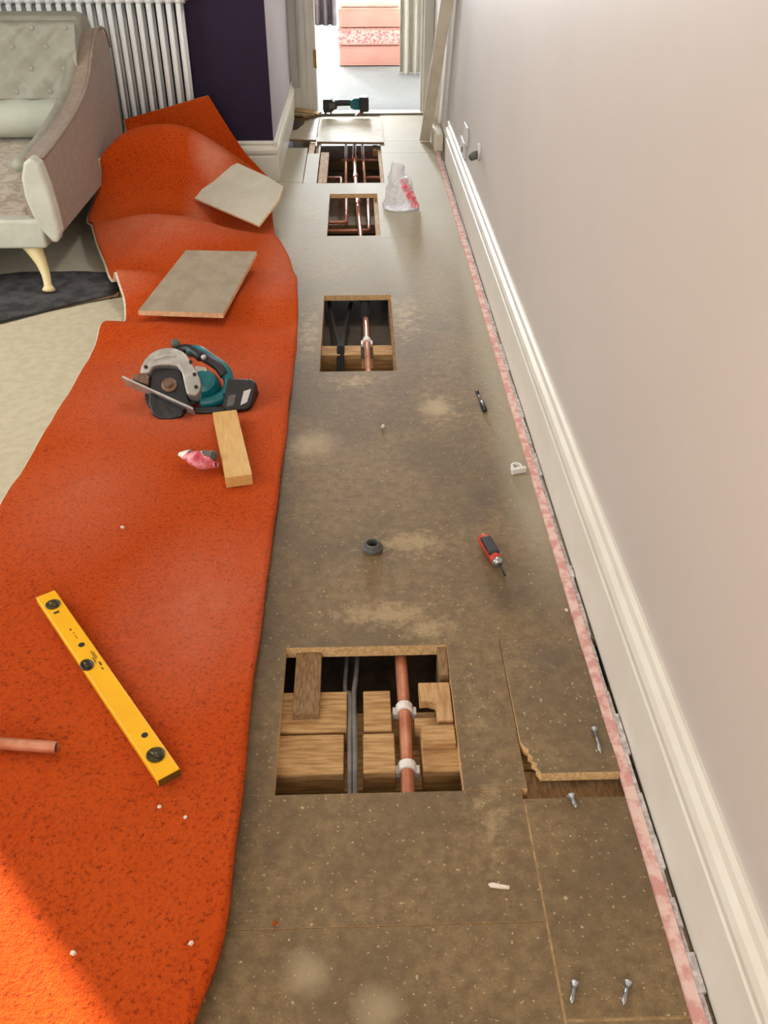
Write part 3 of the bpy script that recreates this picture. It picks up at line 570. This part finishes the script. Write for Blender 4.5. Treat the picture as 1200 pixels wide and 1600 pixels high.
# ------------------------------------------------------------------ small things on the chipboard
t = thing('screwdriver', 'stubby red and black screwdriver on the chipboard near the skirting', 'screwdriver', (.318, 1.764, .016), (0, 0, math.atan2(-.139, .034)))
obj('handle', MB().tube(smoothpath([(-.058, 0, 0), (-.050, 0, 0), (-.03, 0, 0), (0, 0, 0), (.03, 0, 0), (.045, 0, 0)], 3), [.006, .011, .014, .015, .0155, .0155, .015, .0145, .0145, .0145, .014, .014, .0145, .015, .014, .012], 14), 'red', t, smooth=True)
x_ = obj('grip', MB().box(-.042, .030, -.0145, .0145, .004, .0165), 'black', t, bevel=.006, seg=3); x_['label'] = 'black rubber grip'
x_ = obj('collar', MB().tube([(.044, 0, 0), (.052, 0, 0), (.058, 0, 0)], [.0135, .014, .009], 14), 'zinc', t, smooth=True); x_['label'] = 'pale grey collar'
obj('shank', MB().tube([(.056, 0, 0), (.10, 0, -.002)], .0032, 8), 'darksteel', t, smooth=True)
t = thing('nail_punch', 'small thin black tipped punch on the floor between second hatch and skirting', 'punch', (.388, 2.56, .009), (0, 0, math.atan2(-.14, .01)))
obj('grip', MB().tube([(.01, 0, 0), (.015, 0, 0), (.065, 0, 0), (.07, 0, 0)], [.006, .0085, .0085, .006], 10), 'black', t, smooth=True)
obj('shank', MB().tube([(-.05, 0, -.004), (.012, 0, 0)], .0032, 8), 'rubber', t, smooth=True)
obj('tip', MB().tube([(-.072, 0, -.003), (-.068, 0, -.003), (-.05, 0, -.003)], [.003, .006, .005], 8), 'black', t, smooth=True)
t = thing('pipe_fitting', 'round grey pipe fitting standing on the bare chipboard', 'fitting', (.023, 1.795, .0005))
obj('ring', MB().lathe([(.024, 0), (.026, .004), (.026, .010), (.022, .014), (.020, .022), (.017, .024), (.0145, .022), (.0145, .005)], (0, 0, 0), 24), 'rubber', t, smooth=False)
x_ = obj('bore', MB().lathe([(.014, .003), (.014, .0075)], (0, 0, 0), 18), 'black', t); x_['label'] = 'dark open bore'
t = thing('pipe_bracket', 'white plastic pipe bracket on the floor beside the pink strip', 'bracket', (.442, 2.155, .001), (0, 0, .3))
mb = MB(); arc = [(.016*math.cos(a), .016*math.sin(a)) for a in [-.6+i*(PI+1.2)/12 for i in range(13)]]; inn = [(.011*math.cos(a), .011*math.sin(a)) for a in [-.6+i*(PI+1.2)/12 for i in range(13)]]
mb.prism(arc+list(reversed(inn)), 0, .016); obj('hoop', mb, 'clip', t); obj('base', MB().box(-.022, .022, -.022, -.012, 0, .018), 'clip', t, bevel=.002)
def screw(loc, rz, l, label, r=.003, tilt=0):
    t = thing('screw', label, 'screw', loc, (0, tilt, rz))
    obj('shank', MB().tube([(0, 0, 0), (l*.85, 0, 0), (l, 0, 0)], [r, r, .0008], 8), 'zinc', t, smooth=True)
    obj('head', MB().tube([(-.003, 0, 0), (-.001, 0, 0), (.004, 0, 0)], [r*2.1, r*2.2, r], 10), 'zinc', t, smooth=False)
    return t
lz = math.tan(math.radians(3.6))
screw((.452, 1.185, .0125), -PI/2, .058, 'long zinc screw lying on the raised loose panel', .0035)
screw((.377, 1.032, .0075), -PI/2+.15, .024, 'short zinc screw on the floor in front of the raised panel edge', .0042)
screw((.313, .690, .008), -PI/2-.35, .03, 'zinc screw at the left of the two near the bottom edge', .0038)
screw((.395, .688, .008), -PI/2-.45, .034, 'zinc screw at the right of the two near the bottom edge', .0038)
t = obj('wood_splinter', MB().prism([(-.018, .002), (-.010, .005), (.004, .003), (.019, .002), (.018, -.003), (.003, -.004), (-.014, -.003)], 0, .005), 'crumb', bevel=.001); t.location = (.219, .860, .0005); t.rotation_euler = (0, 0, -.15); tag(t, 'pale wood splinter on the near chipboard panel', 'splinter')
for x, y, z, s_, lab in [(.066, 2.409, .0, .008, 'white plaster crumb on the chipboard between the second hatch and the round fitting'), (-.614, 1.856, .036, .006, 'white plaster crumb on the carpet above the spirit level'), (-.323, .985, .038, .005, 'pale crumb on the carpet right of the lower end of the level'),
                         (-.372, 1.010, .035, .005, 'pale crumb on the carpet just under the lower end of the level'), (-.278, .751, .045, .005, 'pale crumb near the right carpet edge at the bottom'), (-.46, .746, .034, .007, 'white crumb at the edge of the sunlit carpet patch'),
                         (.470, 1.55, .0, .006, 'white crumb on the floor at the pink strip'), (-.155, .804, .0, .006, 'orange carpet tuft on the near chipboard')]:
    mb = MB(); v_ = [Vector((math.cos(a)*math.sin(p_), math.sin(a)*math.sin(p_), .8*math.cos(p_)))*s_*R.uniform(.6, 1.1) for p_ in (.5, 1.4, 2.4) for a in (0, 1.2, 2.5, 3.7, 5)]
    bm = bmesh.new(); [bm.verts.new(v) for v in v_]; bmesh.ops.convex_hull(bm, input=bm.verts)
    me = bpy.data.meshes.new('plaster_crumb'); bm.to_mesh(me); bm.free(); me.materials.append(MT['carpet' if 'tuft' in lab else 'crumb'])
    o = bpy.data.objects.new('carpet_tuft' if 'tuft' in lab else 'plaster_crumb', me); COL.objects.link(o); o.location = (x, y, z+s_*.55); tag(o, lab, 'tuft' if 'tuft' in lab else 'crumb')

# ------------------------------------------------------------------ chaise longue
ch = thing('chaise_longue', 'button-backed sage chaise longue with cream cabriole leg by the radiator', 'chaise', (-1.9, 4.2, 0))
O = Vector((-1.9, 4.2, 0))
def cb_(name, mb, mat, **kw):
    mb.v = [tuple(Vector(v)-O) for v in mb.v]; par = kw.pop('parent', ch); return obj(name, mb, mat, par, **kw)
XA = -1.205
# tufted back
btn = []
for ri, z in enumerate((.825, .752, .668, .578)):
    for k in range(9): btn.append((-1.325-.152*k-(.076 if ri % 2 else 0)+(.02 if ri == 0 else 0), z))
def backpt(u, w):
    x = XA-.055+(-2.75-(XA-.055))*u; z = .54+.34*w; y = 4.50+.13*w
    dmin = min((math.hypot(x-bx, (z-bz)) for bx, bz in btn)); puff = .052*(1-math.exp(-(dmin/.055)**1.3))
    cre = 1.0
    for (bx, bz) in btn:
        for sx in (-1, 1):
            ex, ez = bx+sx*.076, bz+.08; t_ = ((x-bx)*(ex-bx)+(z-bz)*(ez-bz))/((ex-bx)**2+(ez-bz)**2)
            if 0 <= t_ <= 1: cre = min(cre, math.hypot(x-(bx+t_*(ex-bx)), z-(bz+t_*(ez-bz)))/.018)
    puff *= (.72+.28*min(1, cre))
    roll_ = 0
    if w > .88: y += (w-.88)*.55; z -= (w-.88)**2*2.2
    if w < .05: puff *= w/.05
    return Vector((x, y-puff, z))
NBX, NBZ = 150, 44
cb_('tufted_back', MB().grid([[backpt(i/NBX, j/NBZ) for i in range(NBX+1)] for j in range(NBZ+1)], flip=True), 'tuft', smooth=True)
tb = ch.children[-1] if ch.children else None
tb = [c_ for c_ in bpy.data.objects if c_.name == 'tufted_back'][0]
for (bx, bz) in btn:
    if bx > -2.1:
        o = obj('button', MB().ball((0, 0, 0), .012, 1, .5, 1, 10), 'tuft', tb, smooth=True); w = (bz-.54)/.34; o.location = Vector((bx, 4.50+.13*w-.006, bz))-O
cb_('back_frame', MB().prism([(4.58, .19), (4.95, .19), (4.95, .76), (4.88, .85), (4.78, .875), (4.70, .86), (4.62, .60)], -2.75, XA-.06, 'x'), 'tuft', bevel=.03, seg=4)
lr = MB(); lr.tube([(XA-.085, 4.49, .470), (XA-.11, 4.49, .470), (-2.7, 4.49, .470)], [.05, .083, .083], 20); cb_('lumbar_roll', lr, 'roll', smooth=True)
# seat
sg = []
for i in range(19):
    r_ = []
    for j in range(31):
        x = XA-.085+(-2.75-(XA-.085))*j/30; t_ = i/18; y = 3.55+1.0*t_
        z = .293+.092*t_+.022*math.sin(PI*min(1, t_*1.3))-.02*(1-min(1, t_*9))**2
        r_.append(Vector((x, y, z)))
    sg.append(r_)
m_ = MB(); slab(sg, 0, -.03, m_); cb_('seat_cushion', m_, 'seat', smooth=True)
cb_('apron', MB().box(-2.75, XA-.03, 3.540, 4.6, .182, .296), 'pale_fabric', bevel=.012, seg=3)
# arm: side panel sweeping down from the back, rolled top, scroll front
ap = [(3.57, .195), (4.95, .19), (4.95, .70), (4.92, .76), (4.86, .795), (4.76, .805), (4.66, .775), (4.56, .71), (4.46, .645), (4.34, .60), (4.15, .562), (3.95, .535), (3.78, .52), (3.62, .51), (3.56, .40)]
cb_('arm_panel', MB().prism(ap, XA-.085, XA, 'x'), 'arm', bevel=.012, seg=3)
at_ = smoothpath([(XA-.085, y, z) for y, z in [(4.86, .80), (4.76, .80), (4.66, .765), (4.56, .70), (4.46, .635), (4.34, .588), (4.15, .55), (3.95, .52), (3.78, .50), (3.58, .49)]], 4)
cb_('arm_roll', MB().tube(at_, .024, 12), 'tuft', smooth=True)
cb_('piping', MB().tube(smoothpath([(XA+.002, y, z) for y, z in ap[2:-1]], 4), .006, 8), 'arm', smooth=True)
sp = [(-1.205, .205), (-1.185, .20), (-1.170, .24), (-1.172, .32), (-1.180, .42), (-1.195, .50), (-1.222, .525), (-1.252, .505), (-1.272, .45), (-1.275, .38), (-1.262, .31), (-1.235, .245)]
cb_('arm_scroll', MB().prism([(a_q, b_q+.006) for a_q, b_q in sp], 3.53, 3.60, 'y'), 'pale_fabric', bevel=.012, seg=3)
# cabriole legs
def leg(x, y, s_):
    pts = [(x-.045*s_, y+.02, .20), (x-.035*s_, y+.01, .170), (x-.012*s_, y-.010, .12), (x+.002*s_, y-.028, .075), (x+.006*s_, y-.042, .038), (x+.010*s_, y-.055, .024), (x+.010*s_, y-.058, .016)]
    P = smoothpath(pts, 3); rs = [.052, .048, .043, .036, .031, .027, .023, .021, .019, .0175, .0165, .016, .016, .018, .022, .025, .026, .024, .020][:len(P)]
    cb_('leg', MB().tube(P, rs, 14), 'creamleg', smooth=True)
leg(-1.268, 3.575, 1); leg(-2.62, 3.575, -1); leg(-1.29, 4.86, 1); leg(-2.62, 4.86, -1)
for c_ in ch.children:
    if c_.name.startswith('leg'): c_['label'] = 'cream painted cabriole leg'

# ------------------------------------------------------------------ column radiator on the aubergine wall
ra = thing('column_radiator', 'white column radiator on the aubergine wall behind the chaise', 'radiator', (-.85, 5.075, .16))
sm = MB()
for y_ in (-.038, .038):
    sm.tube([(0, y_, .04), (0, y_, .715)], .0135, 10)
sm.ball((0, 0, .73), .024, .9, 2.3, 1.0, 12); sm.ball((0, 0, .03), .024, .9, 2.3, 1.0, 12)
sec = obj('section', sm, 'rad', ra, smooth=True); sec.location = (-.012, 0, 0)
for k in range(1, 34):
    c_ = sec.copy(); COL.objects.link(c_); c_.parent = ra; c_.location = (-.012-.0485*k, 0, 0)
obj('header', MB().tube([(.018, -.004, .745), (-1.66, -.004, .745)], .031, 14), 'rad', ra, smooth=True); obj('header', MB().tube([(.018, 0, .03), (-1.66, 0, .03)], .028, 14), 'rad', ra, smooth=True)
obj('end_plug', MB().tube([(.018, -.004, .745), (.032, -.004, .745)], .018, 6), 'rad', ra)
obj('bracket', MB().box(-.5, -.46, 0, .075, .55, .60), 'rad', ra); obj('foot', MB().box(-.10, -.06, -.02, .03, -.16, .02), 'rad', ra); obj('foot', MB().box(-1.5, -1.46, -.02, .03, -.16, .02), 'rad', ra)

# ------------------------------------------------------------------ doorway end: boards, tool, planks, switch, sockets
slabpoly('loose_board', [(-.252, 5.985, .012), (.172, 5.955, .012), (.168, 6.60, .018), (-.25, 6.60, .018)], .014, ['far_board', 'old_timber'], 'dusty cream board lying across the back of the farthest hatch', 'board')
slabpoly('loose_board', [(-.455, 6.06, .012), (-.258, 6.03, .012), (-.256, 6.62, .018), (-.325, 6.58, .018), (-.39, 6.30, .016), (-.455, 6.23, .015)], .014, ['hardboard', 'old_timber'], 'brown broken board beside the skirting return at the far hatch', 'board')
for i, (a, b_, w, lab) in enumerate([((-.45, 6.79, .045), (-.255, 6.73, .03), .09, 'short brown lath topmost on the scrap pile by the door frame'), ((-.45, 6.72, .032), (-.29, 6.69, .028), .06, 'grey lath in the middle of the scrap pile by the door frame'), ((-.37, 6.66, .026), (-.26, 6.72, .022), .04, 'slanted lath lowest in the scrap pile by the door frame')]):
    A, B = Vector(a), Vector(b_); d = (B-A).normalized(); n_ = Vector((-d.y, d.x, 0))*w/2
    slabpoly('lath', [A-n_, B-n_, B+n_, A+n_], .015, ['timber_y' if i != 1 else 'hardboard', 'old_timber'], lab, 'lath')
tl_ = thing('cordless_planer', 'teal and black cordless power tool standing before the doorway', 'power tool', (-.07, 6.70, .022))
obj('front_housing', MB().prism([(-.158, .02), (-.158, .095), (-.148, .105), (-.105, .105), (-.085, .092), (-.062, .088), (-.06, .045), (-.085, .035), (-.10, .018)], -.03, .03, 'y'), 'black', tl_, bevel=.006)
obj('front_plate', MB().prism([(-.115, .045), (-.115, .085), (-.075, .08), (-.075, .05)], -.034, -.030, 'y'), 'rubber', tl_, bevel=.001)
obj('grip', MB().tube(smoothpath([(-.08, 0, .075), (-.03, 0, .078), (.02, 0, .078), (.06, 0, .076)], 4), [.022]*2+[.021]*9+[.022]*2, 12), 'black', tl_, smooth=True)
obj('motor_housing', MB().prism([(.03, .05), (.03, .092), (.06, .112), (.095, .112), (.095, .035), (.06, .035)], -.035, .035, 'y'), 'teal', tl_, bevel=.008)
obj('battery', MB().prism([(.095, .025), (.095, .118), (.15, .118), (.158, .105), (.158, .03), (.15, .022)], -.036, .036, 'y'), 'black', tl_, bevel=.006)
obj('foot', MB().box(-.15, -.135, -.025, .025, -.004, .025).box(-.11, -.098, -.02, .02, -.004, .025), 'rubber', tl_, bevel=.002); obj('foot', MB().prism([(.06, -.004), (.085, -.004), (.14, .028), (.11, .034)], -.03, .03, 'y'), 'bronze', tl_, bevel=.003)
def plank(name, a, b_, w, th, mat, label, side=(1, 0, 0)):
    A, B = Vector(a), Vector(b_); d = (B-A).normalized(); s_ = Vector(side); s_ = (s_-d*s_.dot(d)).normalized(); n_ = d.cross(s_)
    vs = [A+s_*x*w/2+n_*y*th/2-A for x, y in ((-1, -1), (1, -1), (1, 1), (-1, 1))]+[B+s_*x*w/2+n_*y*th/2-A for x, y in ((-1, -1), (1, -1), (1, 1), (-1, 1))]
    o = obj(name, MB().add(vs, [(3, 2, 1, 0), (4, 5, 6, 7), (0, 1, 5, 4), (1, 2, 6, 5), (2, 3, 7, 6), (3, 0, 4, 7)]), mat, bevel=.002); o.location = A; return tag(o, label, 'plank')
plank('leaning_plank', (.435, 6.03, .006), (.498, 5.36, .95), .066, .018, 'white_plank', 'cream plank leaning against the right wall beside the doorway')
plank('leaning_plank', (.500, 6.10, .103), (.505, 5.62, .98), .045, .012, 'white_plank', 'narrow pale plank leaning behind the cream plank in the corner')
t = obj('timber_block', MB().prism([(-.020, -.075), (.034, -.09), (.034, .30), (-.020, .30)], 0, .10), ['white_plank'], bevel=.003); t.location = (.495, 5.85, .001); tag(t, 'short cream timber block on the floor at the far end of the right skirting', 'block')
t = thing('light_switch', 'white switch plates on the wall beside the door frame', 'switch', (-.515, 6.85, .365))
for x in (-.045, .035):
    pl = obj('plate', MB().box(x-.036, x+.036, -.010, 0, -.06, .06), 'socket', t, bevel=.003); obj('rocker', MB().box(x-.02, x+.02, -.014, -.009, -.045, .045), 'clip', pl, bevel=.003)
t = thing('socket_plate', 'upper pale square blank plate low on the right wall', 'socket', (WX, 4.58, .365)); obj('plate', MB().box(-.010, 0, -.07, .07, -.04, .045), 'socket', t, bevel=.003)
t = thing('socket_plate', 'lower pale socket plate just above the right skirting', 'socket', (WX, 4.66, .288)); obj('plate', MB().box(-.014, 0, -.08, .08, -.038, .038), 'socket', t, bevel=.003); obj('switch', MB().box(-.018, -.013, -.05, -.02, -.012, .012), 'rubber', t, bevel=.001)
t = thing('cable_outlet', 'grey round knob sticking out of the right wall past the socket plates', 'outlet', (WX, 4.06, .39))
obj('flange', MB().tube([(0, 0, .02), (-.012, 0, .02)], .035, 20), 'socket', t, bevel=.003); obj('stub', MB().tube([(-.01, 0, .01), (-.03, -.004, .006), (-.042, -.008, -.004)], [.018, .018, .014], 14), 'rubber', t, smooth=True); obj('hole', MB().tube([(-.0405, -.008, -.003), (-.044, -.009, -.005)], .010, 12), 'black', t)

# ------------------------------------------------------------------ bedroom beyond the doorway
o = obj('floor', MB().box(-1.6, 1.9, 6.84, 11.75, -.03, .004), 'farcarpet'); o.name = 'floor_beyond'; o['kind'] = 'structure'
struct('trim_5', MB().box(-.272, .470, 6.80, 6.90, .004, .012), 'gloss', bevel=.002)
b = MB()
for a in [(-1.75, -1.0, 11.6, 11.75, -.03, 2.5), (.85, 2.05, 11.6, 11.75, -.03, 2.5), (-1.0, .85, 11.6, 11.75, -.03, .5), (-1.0, .85, 11.6, 11.75, 2.25, 2.5)]: b.box(*a)
struct('wall_beyond', b, 'cream_wall')
struct('wall_beyond_left', MB().box(-1.75, -1.6, 6.97, 11.75, -.03, 2.5), 'cream_wall'); struct('wall_beyond_right', MB().box(1.9, 2.05, 6.97, 11.75, -.03, 2.5), 'cream_wall')
struct('wall_beyond_near', MB().box(-1.75, -.70, 6.85, 6.97, -.03, 2.5).box(.70, 2.05, 6.85, 6.97, -.03, 2.5), 'cream_wall')
struct('ceiling_beyond', MB().box(-1.75, 2.05, 6.9, 11.75, 2.5, 2.6), 'ceil')
w = MB()
for a in [(-1.0, .85, 11.65, 11.7, .5, .56), (-1.0, .85, 11.65, 11.7, 2.19, 2.25), (-1.0, -.94, 11.65, 11.7, .5, 2.25), (.79, .85, 11.65, 11.7, .5, 2.25), (-.11, -.05, 11.65, 11.7, .5, 2.25)]: w.box(*a)
struct('window_3', w, 'shutter')
def cushion(z0, z1, mat, label, x0=-.14, x1=.405, y0=8.72, y1=9.25):
    nx, ny, nz = 10, 10, 6; t = thing('floor_cushion', label, 'cushion', ((x0+x1)/2, (y0+y1)/2, z0))
    sx, sy, sz = (x1-x0)/2, (y1-y0)/2, (z1-z0)/2
    mb = MB().box(-sx, sx, -sy, sy, 0, 2*sz); o = obj('cover', mb, mat, t, bevel=.028, seg=4, smooth=True)
    pp = []
    for zz in (.012, 2*sz-.012):
        q = sx-.004; r_ = sy-.004; obj('piping', MB().tube([(-q, -r_, zz), (q, -r_, zz), (q, r_, zz), (-q, r_, zz), (-q, -r_, zz)], .006, 6), 'pink', t)
    return t
cushion(.005, .165, 'pink', 'plain coral pink cushion at the bottom of the stack')
cushion(.167, .305, 'floral', 'pink floral cushion in the middle of the stack', -.15, .41)
cushion(.307, .455, 'pink', 'plain coral pink cushion on top of the floral one')
wc = thing('folded_bedding', 'white folded bedding on top of the pink cushion stack', 'bedding', (.13, 8.98, .456)); obj('fold', MB().box(-.26, .26, -.24, .24, 0, .07), 'white_cloth', wc, bevel=.03, seg=4, smooth=True); obj('fold', MB().box(-.25, .25, -.23, .23, .07, .13), 'white_cloth', wc, bevel=.028, seg=4, smooth=True)
def curtain(x0, x1, y, z0, z1, folds, amp, mat, label):
    n = folds*8; A = [(x0+(x1-x0)*i/n, y+amp*math.sin(2*PI*folds*i/n)+.3*amp*math.sin(5.3*i/n*folds)) for i in range(n+1)]
    o = obj('curtain', MB().prism(A+[(p[0], p[1]+.008) for p in reversed(A)], z0, z1), mat); return tag(o, label, 'curtain')
curtain(-.75, -.20, 11.3, .008, 2.45, 6, .05, 'greycurtain', 'dark grey curtain at the back of the far bedroom')
curtain(.375, .66, 8.36, .010, 2.45, 4, .04, 'creamcurtain', 'cream curtain hanging inside the bedroom door beside the pink cushions')
